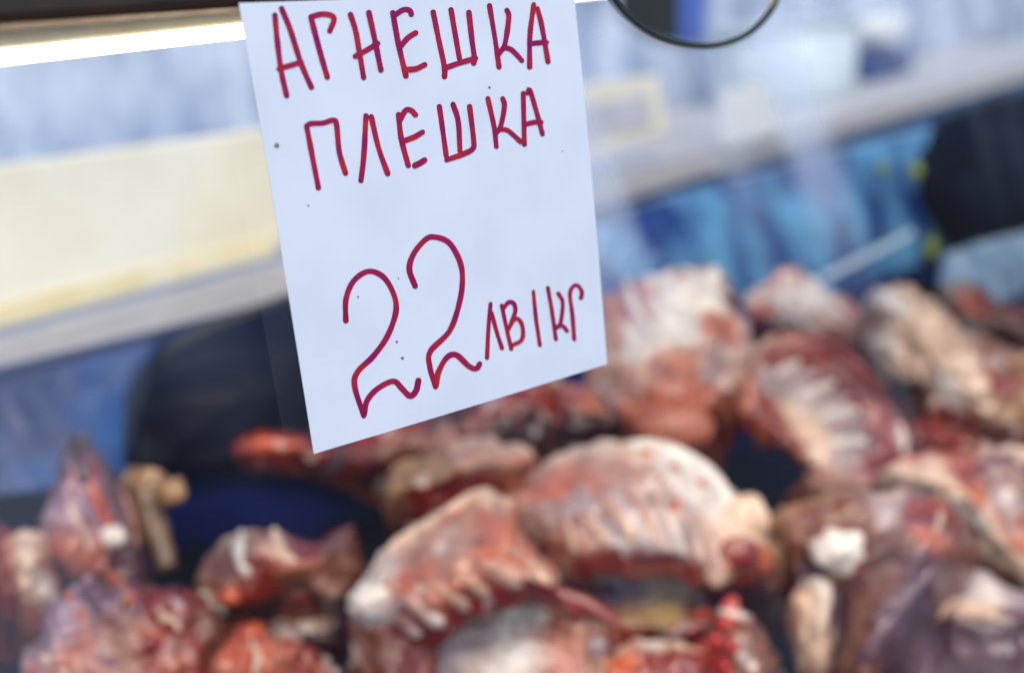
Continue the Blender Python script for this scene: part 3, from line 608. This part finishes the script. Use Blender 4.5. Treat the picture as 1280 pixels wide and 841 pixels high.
for i, pl in enumerate([[(700, 640), (712, 665), (718, 695)], [(722, 642), (742, 660), (758, 676)], [(748, 620), (774, 648), (794, 682)], [(778, 612), (806, 645), (827, 690)], [(810, 612), (834, 650), (854, 700)], [(838, 622), (862, 665), (880, 708)], [(868, 640), (886, 680), (898, 714)]]):
    strand('rib', fa, e, pl, 22 if i > 1 else 17, 'K', seed=i, code2='W' if i > 3 else 'F', flat=.6)
strand('fat_cap', fa, e, [(780, 556), (840, 566), (890, 602), (915, 640)], 26, 'W', seed=3)
lump('fat_lump', fa, e, 930, 650, 60, 60, 'F', 3); lump('lean_lump', fa, e, 922, 690, 56, 36, 'R', 5)
lump('lean_lump', fa, e, 845, 632, 16, 16, 'O', 6)
for x_, y_, r_ in [(842, 584, 16), (876, 604, 14), (808, 566, 15), (826, 600, 10)]: lump('lean_spot', fa, e, x_, y_, r_, r_*.7, 'P', x_, .5)

e = cut('rib_rack', 'arched rib rack with red rim around a pale grey inner membrane', (590, 860))
fm = sheet('membrane', (590, 860), [[(535, 800, 2, 'K'), (588, 768, 3, 'G'), (650, 752, 3, 'W'), (708, 757, 3, 'K'), (775, 785, 3, 'R')], [(530, 830, 1, 'G'), (588, 805, 2, 'G'), (650, 795, 2, 'W'), (708, 795, 2, 'P'), (770, 815, 2, 'B')], [(530, 890, 0, 'K'), (588, 890, 1, 'F'), (650, 890, 1, 'F'), (700, 890, 1, 'R'), (760, 890, 1, 'B')]], e, .04, 50, 34, seed=16, amp=.003)
fw = sheet('side_wall', (590, 860), [[(444, 752, 0, 'F'), (490, 780, -2, 'R'), (548, 800, -1, 'R')], [(434, 800, 1, 'B'), (485, 815, -2, 'B'), (542, 830, -1, 'R')], [(432, 890, 1, 'B'), (485, 890, -2, 'B'), (535, 890, -1, 'R')]], e, .04, 40, 30, seed=17)
fa = sheet('flesh', (590, 860), [[(468, 692, 3, 'F'), (520, 655, 3, 'F'), (565, 625, 3, 'P'), (606, 602, 3, 'F'), (645, 640, 4, 'P')], [(452, 722, 0, 'W'), (515, 690, -1, 'K'), (570, 662, -1, 'K'), (620, 648, -1, 'P'), (668, 682, 3, 'P')],
      [(443, 746, -2, 'W'), (505, 725, -4, 'P'), (565, 703, -5, 'K'), (625, 690, -5, 'P'), (692, 722, 0, 'K')], [(458, 772, -2, 'W'), (505, 755, -5, 'G'), (565, 735, -6, 'P'), (640, 715, -6, 'K'), (718, 745, -1, 'R')], [(488, 795, -1, 'R'), (540, 788, -4, 'R'), (590, 758, -5, 'R'), (660, 737, -5, 'R'), (742, 765, -1, 'R')]], e, .028, seed=18)
for i, pl in enumerate([[(500, 742), (528, 764), (556, 784)], [(524, 724), (556, 742), (588, 762)], [(556, 712), (586, 728), (614, 744)], [(588, 698), (622, 716), (652, 734)], [(618, 684), (655, 706), (688, 734)], [(496, 764), (512, 780), (530, 792)]]):
    strand('rib', fa, e, pl, 22, 'P', seed=i+20, code2='F' if i not in (0, 5) else 'W', flat=.6)
strand('rim', fm, e, [(548, 806), (585, 764), (650, 742), (722, 750), (788, 792)], 20, 'R', seed=9, lift=.012)
lump('fat_lump', fa, e, 462, 750, 52, 44, 'W', 9, .4)
strand('fat_cap', fa, e, [(482, 690), (540, 655), (604, 612)], 20, 'F', seed=13)
lump('marrow', fm, e, 745, 806, 26, 24, 'G', 2)

# bottom centre
e = cut('lamb_loin', 'red loin cut with cream fat along its top', (820, 880))
sheet('flesh', (820, 880), [[(740, 835, 3, 'F'), (780, 803, 3, 'F'), (812, 790, 3, 'W'), (850, 797, 3, 'F'), (895, 812, 3, 'R')], [(738, 862, 0, 'F'), (780, 832, -1, 'O'), (815, 822, -1, 'R'), (850, 822, -1, 'R'), (890, 835, 0, 'R')], [(740, 900, 0, 'P'), (780, 890, -1, 'R'), (815, 885, -1, 'R'), (850, 885, -1, 'R'), (885, 890, 0, 'D')]], e, .04, 44, 28, seed=19)
e = cut('backbone_piece', 'sawn backbone piece with row of bright red marrow beads', (930, 870))
fa = sheet('flesh', (930, 870), [[(890, 770, 2, 'D'), (915, 746, 2, 'W'), (938, 765, 2, 'U'), (952, 790, 2, 'D')], [(880, 805, 0, 'R'), (920, 795, -2, 'B'), (948, 800, -2, 'B'), (972, 815, 0, 'D')], [(858, 850, 0, 'R'), (915, 848, -2, 'B'), (955, 845, -2, 'B'), (992, 850, 0, 'V')], [(850, 890, 0, 'R'), (910, 890, -2, 'P'), (960, 890, -2, 'B'), (1005, 890, 0, 'D')]], e, .05, 44, 40, seed=20)
for i, (x, y, w) in enumerate([(915, 757, 24), (908, 779, 24), (897, 800, 22), (916, 806, 22), (880, 812, 20), (868, 832, 24), (906, 832, 20), (886, 830, 18), (858, 850, 22)]):
    lump('marrow_bead', fa, e, x, y, w, w*.95, 'X', i, .45)
e = cut('lean_trimming', 'dark red lean trimming wedged under the fat capped rack', (870, 800))
sheet('lean', (870, 800), [[(830, 768, 1, 'R'), (870, 762, 1, 'O'), (915, 748, 1, 'R')], [(830, 785, -1, 'R'), (870, 782, -1, 'R'), (905, 775, -1, 'D')], [(835, 802, 0, 'D'), (870, 800, 0, 'R'), (900, 798, 0, 'D')]], e, .03, 30, 20, seed=21)

# left group
e = cut('lamb_chop', 'brown red chop with white fat stripes standing on the navy lining', (345, 795))
fd = sheet('underside', (345, 795), [[(270, 765, 2, 'D'), (320, 755, 2, 'D'), (380, 750, 2, 'D'), (436, 750, 2, 'D')], [(280, 790, 1, 'B'), (325, 780, 1, 'D'), (380, 775, 1, 'B'), (432, 780, 1, 'D')], [(290, 812, 1, 'D'), (330, 808, 1, 'D'), (380, 805, 1, 'D'), (430, 810, 1, 'D')]], e, .03, 30, 20, seed=22)
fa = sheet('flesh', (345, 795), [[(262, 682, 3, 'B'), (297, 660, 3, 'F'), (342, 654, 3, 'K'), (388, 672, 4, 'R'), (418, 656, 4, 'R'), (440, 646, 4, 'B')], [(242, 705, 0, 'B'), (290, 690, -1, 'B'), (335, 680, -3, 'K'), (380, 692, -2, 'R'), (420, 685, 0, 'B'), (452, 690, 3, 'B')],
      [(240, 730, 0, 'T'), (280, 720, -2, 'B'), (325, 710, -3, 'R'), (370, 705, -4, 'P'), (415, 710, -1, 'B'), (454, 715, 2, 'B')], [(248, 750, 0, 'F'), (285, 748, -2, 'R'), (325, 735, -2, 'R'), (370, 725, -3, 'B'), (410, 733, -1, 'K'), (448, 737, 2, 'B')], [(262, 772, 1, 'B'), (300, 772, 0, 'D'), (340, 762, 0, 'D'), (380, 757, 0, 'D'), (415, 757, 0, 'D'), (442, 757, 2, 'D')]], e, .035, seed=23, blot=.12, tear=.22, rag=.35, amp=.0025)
strand('fat_stripe', fa, e, [(302, 664), (300, 690), (312, 722)], 17, 'W', seed=1); strand('fat_stripe', fa, e, [(250, 738), (266, 754), (284, 766)], 14, 'W', seed=2)
strand('fat_stripe', fa, e, [(342, 660), (350, 688), (370, 704)], 15, 'F', seed=3); lump('lean_lump', fa, e, 288, 745, 30, 28, 'O', 4)

e = cut('lamb_trotter', 'upright dark red shank with pale white cut end beside tan bone', (120, 725))
fa = sheet('flesh', (120, 725), [[(82, 545, 3, 'V'), (96, 526, 3, 'D'), (113, 545, 3, 'V')], [(64, 600, 1, 'V'), (98, 582, -1, 'R'), (146, 596, 3, 'V')], [(48, 650, 0, 'U'), (95, 640, -2, 'L'), (178, 650, 3, 'U')], [(45, 690, 0, 'D'), (100, 690, -2, 'P'), (178, 700, 2, 'U')], [(55, 725, 0, 'D'), (110, 735, 0, 'V'), (185, 735, 1, 'V')]], e, .05, seed=24, rag=.5, blot=.2)
strand('lean_streak', fa, e, [(104, 588), (122, 630), (134, 660)], 20, 'O', seed=1); strand('lean_streak', fa, e, [(92, 545), (97, 580), (108, 610)], 22, 'D', seed=2)
lump('cut_bone', fa, e, 140, 672, 36, 28, 'W', 3); strand('sinew', fa, e, [(84, 630), (98, 655), (112, 688)], 12, 'F', seed=5); strand('sinew', fa, e, [(150, 610), (165, 650), (172, 690)], 10, 'K', seed=6)
e = cut('leg_bone', 'tan knobbed leg bone leaning behind the upright red shank', (205, 712))
d0 = pile_dist(205, 712)
bone_pts = catmull([atD(160, 604, d0+.04), atD(182, 612, d0+.03), atD(188, 645, d0+.025), atD(202, 680, d0+.01), atD(210, 712, d0)], 18)
V, Fc = tube_mesh(bone_pts, [(.017, .017, .013, .010, .009)[min(4, i//4)]*(1+.25*noise.noise(Vector((i*.7, 0, 0)))) for i in range(18)], 12)
shaft = mesh_obj('shaft', V, Fc, MEAT, None, True, [PAL['T']*.45*(1+.4*noise.noise(Vector(v)*50)) for v in V]); put(shaft, e)
lump('knob', None, e, 216, 616, 32, 32, 'T', 3, .4, d0+.015); lump('knob', None, e, 186, 602, 44, 30, 'T', 5, .5, d0+.02)

e = cut('lamb_brisket', 'pale pink fat brisket end beside dark tray corner', (35, 775))
fa = sheet('flesh', (35, 775), [[(2, 668, 2, 'P'), (30, 650, 2, 'F'), (56, 660, 2, 'F')], [(-6, 700, 0, 'P'), (30, 690, -2, 'F'), (68, 698, 0, 'P')], [(6, 740, 0, 'P'), (34, 735, -2, 'F'), (60, 730, 0, 'W')], [(20, 770, 0, 'K'), (40, 772, 0, 'P'), (56, 760, 0, 'K')]], e, .05, 36, 36, seed=25)
e = cut('lean_offcut', 'dark red lean offcut at the left end of the pile', (-10, 795))
sheet('lean', (-10, 795), [[(-60, 640, 2, 'V'), (-20, 630, 2, 'V'), (12, 660, 2, 'R')], [(-60, 710, 0, 'R'), (-20, 710, -2, 'R'), (14, 715, 0, 'R')], [(-60, 800, 0, 'D'), (-20, 795, 0, 'R'), (10, 785, 0, 'D')]], e, .05, 30, 30, seed=26)
e = cut('lamb_ribs', 'purple and pink lamb ribs in a loose heap of thin strips', (160, 870))
fa = sheet('flesh', (160, 870), [[(32, 795, 3, 'U'), (80, 732, 3, 'L'), (132, 704, 3, 'U'), (192, 718, 3, 'V'), (252, 738, 3, 'R')], [(24, 832, 1, 'G'), (75, 772, -1, 'L'), (140, 750, -2, 'U'), (205, 758, -2, 'R'), (272, 770, 0, 'B')], [(22, 870, 0, 'L'), (80, 822, -2, 'P'), (150, 800, -3, 'K'), (215, 800, -3, 'R'), (285, 812, 0, 'B')], [(24, 900, 0, 'L'), (90, 890, -2, 'F'), (150, 890, -3, 'L'), (220, 890, -3, 'P'), (300, 890, 0, 'R')]], e, .06, seed=27, amp=.010, blot=.25)
for i, (pl, c) in enumerate([([(58, 770), (70, 790), (90, 812)], 'L'), ([(82, 742), (98, 765), (120, 788)], 'P'), ([(108, 722), (126, 748), (150, 770)], 'L'), ([(136, 716), (152, 738), (172, 756)], 'P'), ([(160, 775), (182, 790), (210, 800)], 'P'), ([(190, 758), (205, 775), (225, 790)], 'F'), ([(50, 820), (72, 835), (100, 845)], 'F'), ([(110, 805), (130, 822), (158, 834)], 'L'), ([(205, 748), (222, 760), (230, 780)], 'L'), ([(170, 820), (200, 826), (235, 822)], 'P')]):
    strand('rib', fa, e, pl, 20, c, seed=i+3, lift=-.003)
e = cut('stewing_meat', 'orange red chunk of lean pushed against the brown chop', (350, 880))
fa = sheet('lean', (350, 880), [[(268, 808, 3, 'R'), (300, 782, 3, 'O'), (336, 790, 3, 'P'), (372, 798, 3, 'R'), (440, 828, 3, 'D')], [(264, 838, 0, 'P'), (304, 815, -2, 'O'), (345, 810, -2, 'P'), (388, 825, -1, 'R'), (440, 855, 0, 'D')], [(262, 900, 0, 'R'), (304, 890, -2, 'P'), (345, 890, -2, 'R'), (388, 890, -1, 'P'), (440, 900, 0, 'D')]], e, .05, seed=28, amp=.007)
strand('sinew', fa, e, [(312, 800), (322, 822), (318, 845)], 14, 'F', seed=3); strand('sinew', fa, e, [(378, 812), (390, 832), (420, 845)], 12, 'P', seed=4)

# ------------------------------------------------------------------ price sign
M_PAPER, n, l, b = new_mat('white_paper')
b.inputs['Base Color'].default_value = (.71, .79, .93, 1); b.inputs['Roughness'].default_value = .75; b.inputs['Specular IOR Level'].default_value = .25
tc = n.new('ShaderNodeTexCoord'); nz = n.new('ShaderNodeTexNoise'); nz.inputs['Scale'].default_value = 900; nz.inputs['Detail'].default_value = 3
l.new(tc.outputs['Object'], nz.inputs['Vector']); bp = n.new('ShaderNodeBump'); bp.inputs['Strength'].default_value = .05; bp.inputs['Distance'].default_value = .0004
n3 = n.new('ShaderNodeTexNoise'); n3.inputs['Scale'].default_value = 22; n3.inputs['Detail'].default_value = 5; l.new(tc.outputs['Object'], n3.inputs['Vector'])
rp = n.new('ShaderNodeValToRGB'); rp.color_ramp.elements[0].position = .3; rp.color_ramp.elements[1].position = .6; rp.color_ramp.elements[0].color = (.66, .74, .88, 1); rp.color_ramp.elements[1].color = (.71, .79, .93, 1)
l.new(n3.outputs['Fac'], rp.inputs[0]); l.new(rp.outputs[0], b.inputs['Base Color'])
l.new(nz.outputs['Fac'], bp.inputs['Height']); l.new(bp.outputs[0], b.inputs['Normal'])
YS = .4995
def curl(x, z):
    u = (x-.27)/.185; v = (1.48-z)/.2
    return YS - .0015*math.sin(math.pi*min(max(u, 0), 1))*min(max(v, 0), 1) - .006*max(0, u-.75)**2 - .002*math.sin(2.2*v+.5)
def on_sign(x, y, lift=0.0):
    d = ray(x, y); Y = YS
    for _ in range(6):
        p = CAM + d*(Y/d[1]); Y = curl(p[0], p[2]) - lift
    return p
sign = empty('price_sign', on_sign(576, 511)); tag(sign, 'white paper price sign with dark red handwriting hanging from the dark rail', 'sign')
# sheet between the measured corners, top edge tucked up against the rail
TL, TR_, BL, BR = on_sign(298.5, 4), on_sign(717.5, -9), on_sign(392.5, 567), on_sign(759, 455)
nu, nv = 40, 40; V = []; T = .0003
for s_ in (0, 1):
    for i in range(nv):
        for j in range(nu):
            u, v = j/(nu-1), i/(nv-1)
            p = (TL*(1-u)+TR_*u)*(1-v) + (BL*(1-u)+BR*u)*v
            V.append((p[0], curl(p[0], p[2]) + s_*T, p[2]))
Fc = []; nf = nu*nv
for i in range(nv-1):
    for j in range(nu-1):
        q = (i*nu+j, (i+1)*nu+j, (i+1)*nu+j+1, i*nu+j+1); Fc.append(q); Fc.append(tuple(nf+x for x in reversed(q)))
ring = [j for j in range(nu)] + [i*nu+nu-1 for i in range(1, nv)] + [(nv-1)*nu+j for j in range(nu-2, -1, -1)] + [i*nu for i in range(nv-2, 0, -1)]
for a in range(len(ring)):
    c = ring[(a+1) % len(ring)]; Fc.append((ring[a], c, nf+c, nf+ring[a]))
put(mesh_obj('paper', V, Fc, M_PAPER, None, False), sign)

# marker ink, darker where the pen rested
INK, n, l, b = new_mat('red_marker_ink')
at = n.new('ShaderNodeAttribute'); at.attribute_name = 'tint'; l.new(at.outputs['Color'], b.inputs['Base Color']); b.inputs['Roughness'].default_value = .55; b.inputs['Specular IOR Level'].default_value = .2
def stroke_mesh(strokes, w, seed, layer0):
    V = []; Fc = []; cols = []
    for si, st in enumerate(strokes):
        P = catmull(st, max(14, 7*len(st))) if len(st) > 2 else lin_pts(st, 14)
        # resample to ~1.5 px
        seg = np.linalg.norm(np.diff(P, axis=0), axis=1); cum = np.concatenate([[0], np.cumsum(seg)]); L = cum[-1]
        m = max(8, int(L/1.6)); q = np.linspace(0, L, m); P = np.stack([np.interp(q, cum, P[:, 0]), np.interp(q, cum, P[:, 1])], 1)
        tg = np.gradient(P, axis=0); tg /= np.linalg.norm(tg, axis=1, keepdims=True)+1e-9; nn = np.stack([-tg[:, 1], tg[:, 0]], 1)
        # round caps: extend by half the width
        lift = .00018 + .00005*(layer0+si)
        base = len(V); K = 5
        hw = []
        for i in range(m):
            u = q[i]; e_ = min(u, L-u); r_ = w*.5*(1 + .13*noise.noise(Vector((u*.06, seed+si*1.7, .3))) + .05*noise.noise(Vector((u*.5, seed+si, 2.1))))
            hw.append(r_)
        caps0 = [(P[0]-tg[0]*hw[0]*math.sin(a), nn[0], hw[0]*math.cos(a)) for a in (1.45, 1.1, .75, .4)]
        caps1 = [(P[-1]+tg[-1]*hw[-1]*math.sin(a), nn[-1], hw[-1]*math.cos(a)) for a in (.4, .75, 1.1, 1.45)]
        allp = caps0 + [(P[i], nn[i], hw[i]) for i in range(m)] + caps1
        M = len(allp)
        for i, (c, nrm, h) in enumerate(allp):
            for k in range(K):
                a = -1 + 2*k/(K-1); xy = c + nrm*h*a
                V.append(on_sign(xy[0], xy[1], lift))
                fz = min(i, M-1-i)/max(1, M-1); endd = max(0, 1-fz*7)
                w_ = noise.noise(Vector((xy[0]*.05, xy[1]*.05, seed*.7))) + .4*noise.noise(Vector((xy[0]*.4, xy[1]*.4, seed)))
                colr = np.array(s2l((158+34*w_, 26+14*w_, 74-26*w_)))*(1-.55*endd) + np.array(s2l((104, 18, 66)))*.55*endd
                colr = colr*(1-.04*abs(a)**2)
                cols.append(np.clip(colr, .003, 1))
        for i in range(M-1):
            for k in range(K-1):
                Fc.append((base+i*K+k, base+i*K+k+1, base+(i+1)*K+k+1, base+(i+1)*K+k))
    return V, Fc, cols
def lin_pts(st, n_):
    a, c = np.array(st[0], float), np.array(st[1], float); mid = (a+c)/2; d = c-a; pn = np.array([-d[1], d[0]])*.012
    return catmull([a, mid+pn, c], n_)
def tf(pts, sc, ox, oy): return [(ox+x*sc, oy+y*sc) for x, y in pts]
A1 = lambda s: [tf(x, .1487, 330, 0) for x in s]
A2 = lambda s: [tf(x, .1487, 520, 0) for x in s]
A3 = lambda s: [tf(x, .1665, 370, 100) for x in s]
A4 = lambda s: [tf(x, .1427, 530, 95) for x in s]
A5 = lambda s: [tf(x, .2975, 410, 280) for x in s]
A6 = lambda s: [tf(x, .1427, 590, 340) for x in s]
LET = [
 (A1([[(92, 130), (112, 350), (145, 600), (190, 805)], [(148, 75), (220, 250), (310, 530), (398, 735)], [(125, 580), (220, 552), (312, 525)]]), 6.2, 'letter'),
 (A1([[(395, 150), (460, 400), (532, 650)], [(395, 145), (480, 122), (560, 130), (588, 170), (553, 262)]]), 6.4, 'letter'),
 (A1([[(727, 125), (770, 260), (800, 430), (838, 655)], [(882, 110), (930, 330), (983, 590)], [(768, 475), (860, 425), (955, 368)]]), 6.2, 'letter'),
 (A1([[(1083, 110), (1130, 370), (1193, 640)], [(1092, 135), (1170, 85), (1225, 90), (1238, 122)], [(1145, 395), (1210, 320), (1275, 278)], [(1192, 588), (1278, 580), (1352, 545)]]), 6.2, 'letter'),
 (A2([[(145, 105), (190, 330), (238, 560), (240, 645)], [(295, 85), (330, 290), (365, 490)], [(445, 108), (470, 330), (490, 480), (486, 530)], [(238, 575), (370, 530), (500, 492)]]), 6.0, 'letter'),
 (A2([[(618, 50), (665, 330), (698, 565)], [(765, 90), (780, 150), (748, 370), (700, 450)], [(745, 400), (810, 425), (892, 512)]]), 5.8, 'letter'),
 (A2([[(990, 42), (958, 300), (956, 565)], [(1022, 75), (1060, 230), (1110, 520)], [(958, 370), (1030, 362), (1098, 358)]]), 5.8, 'letter'),
 (A3([[(80, 350), (120, 560), (168, 810)], [(80, 345), (115, 328), (200, 325), (280, 303), (305, 340), (325, 540), (372, 700)]]), 6.2, 'letter'),
 (A3([[(525, 270), (510, 560), (488, 755)], [(565, 278), (620, 510), (688, 702)]]), 6.0, 'letter'),
 (A3([[(770, 262), (790, 440), (843, 643)], [(782, 300), (825, 228), (868, 232), (896, 262)], [(820, 455), (890, 428), (950, 392)], [(893, 642), (935, 622), (965, 602)]]), 6.2, 'letter'),
 (A4([[(135, 270), (165, 480), (195, 700)], [(255, 250), (300, 400), (315, 655)], [(400, 270), (435, 560), (425, 640), (330, 690), (200, 735)]]), 5.8, 'letter'),
 (A4([[(560, 200), (615, 450), (634, 620)], [(690, 200), (705, 270), (672, 440), (630, 505)], [(675, 468), (740, 482), (845, 575)]]), 5.6, 'letter'),
 (A4([[(870, 155), (875, 400), (880, 600)], [(908, 150), (928, 125), (990, 330), (1038, 510)], [(892, 425), (960, 408), (1028, 405)]]), 5.6, 'letter'),
 (A5([[(75, 405), (75, 320), (100, 250), (145, 208), (190, 200), (240, 230), (278, 300), (285, 370), (250, 470), (190, 555), (125, 620), (112, 680), (150, 805)], [(152, 800), (165, 740), (210, 690), (275, 660), (310, 690), (345, 722), (370, 700), (380, 658)]]), 6.2, 'digit'),
 (A5([[(366, 260), (342, 190), (360, 125), (410, 65), (450, 55), (510, 80), (555, 160), (565, 240), (550, 340), (510, 450), (430, 535), (428, 600), (452, 683)], [(453, 680), (465, 620), (500, 560), (540, 550), (590, 595), (622, 608), (637, 588)]]), 6.2, 'digit'),
 (A6([[(163, 280), (145, 480), (132, 750)], [(172, 360), (222, 540), (263, 665)]]), 4.7, 'letter'),
 (A6([[(262, 295), (300, 480), (344, 672)], [(275, 320), (320, 265), (365, 275), (380, 340), (345, 440), (322, 500)], [(330, 480), (380, 408), (430, 440), (448, 530), (430, 600), (355, 640)]]), 4.7, 'letter'),
 (A6([[(538, 172), (595, 640)]]), 4.4, 'slash'),
 (A6([[(665, 140), (700, 340), (735, 588)], [(757, 188), (795, 270), (775, 450), (738, 490)], [(745, 478), (795, 472), (833, 515)]]), 4.6, 'letter'),
 (A6([[(896, 588), (880, 380), (858, 200), (880, 135), (920, 115), (962, 170), (955, 228)]]), 4.8, 'letter'),
]
for i, (st, w, nm) in enumerate(LET):
    V, Fc, cols = stroke_mesh(st, w*1.14, i*2.3+1, 0)
    put(mesh_obj(nm, V, Fc, INK, None, False, cols), sign)
M_SPECK = simple('dust_speck', (96, 100, 116), (130, 134, 150), .8, 400)
for x, y, r_ in [(346, 182, 3.2), (385.5, 257, 1.2), (612, 109.5, 1.6), (447.5, 371, 1.3), (503, 447.5, 2.0), (496, 427, 1.6), (498, 348, 1.1), (703, 189, .9)]:
    V = [on_sign(x, y, .0002)] + [on_sign(x+r_*math.cos(a)*(1+.2*math.sin(3*a)), y+r_*math.sin(a), .0002) for a in np.linspace(0, 2*math.pi, 12, endpoint=False)]
    put(mesh_obj('speck', V, [(0, 1+k, 1+(k+1) % 12) for k in range(12)], M_SPECK, None, False), sign)
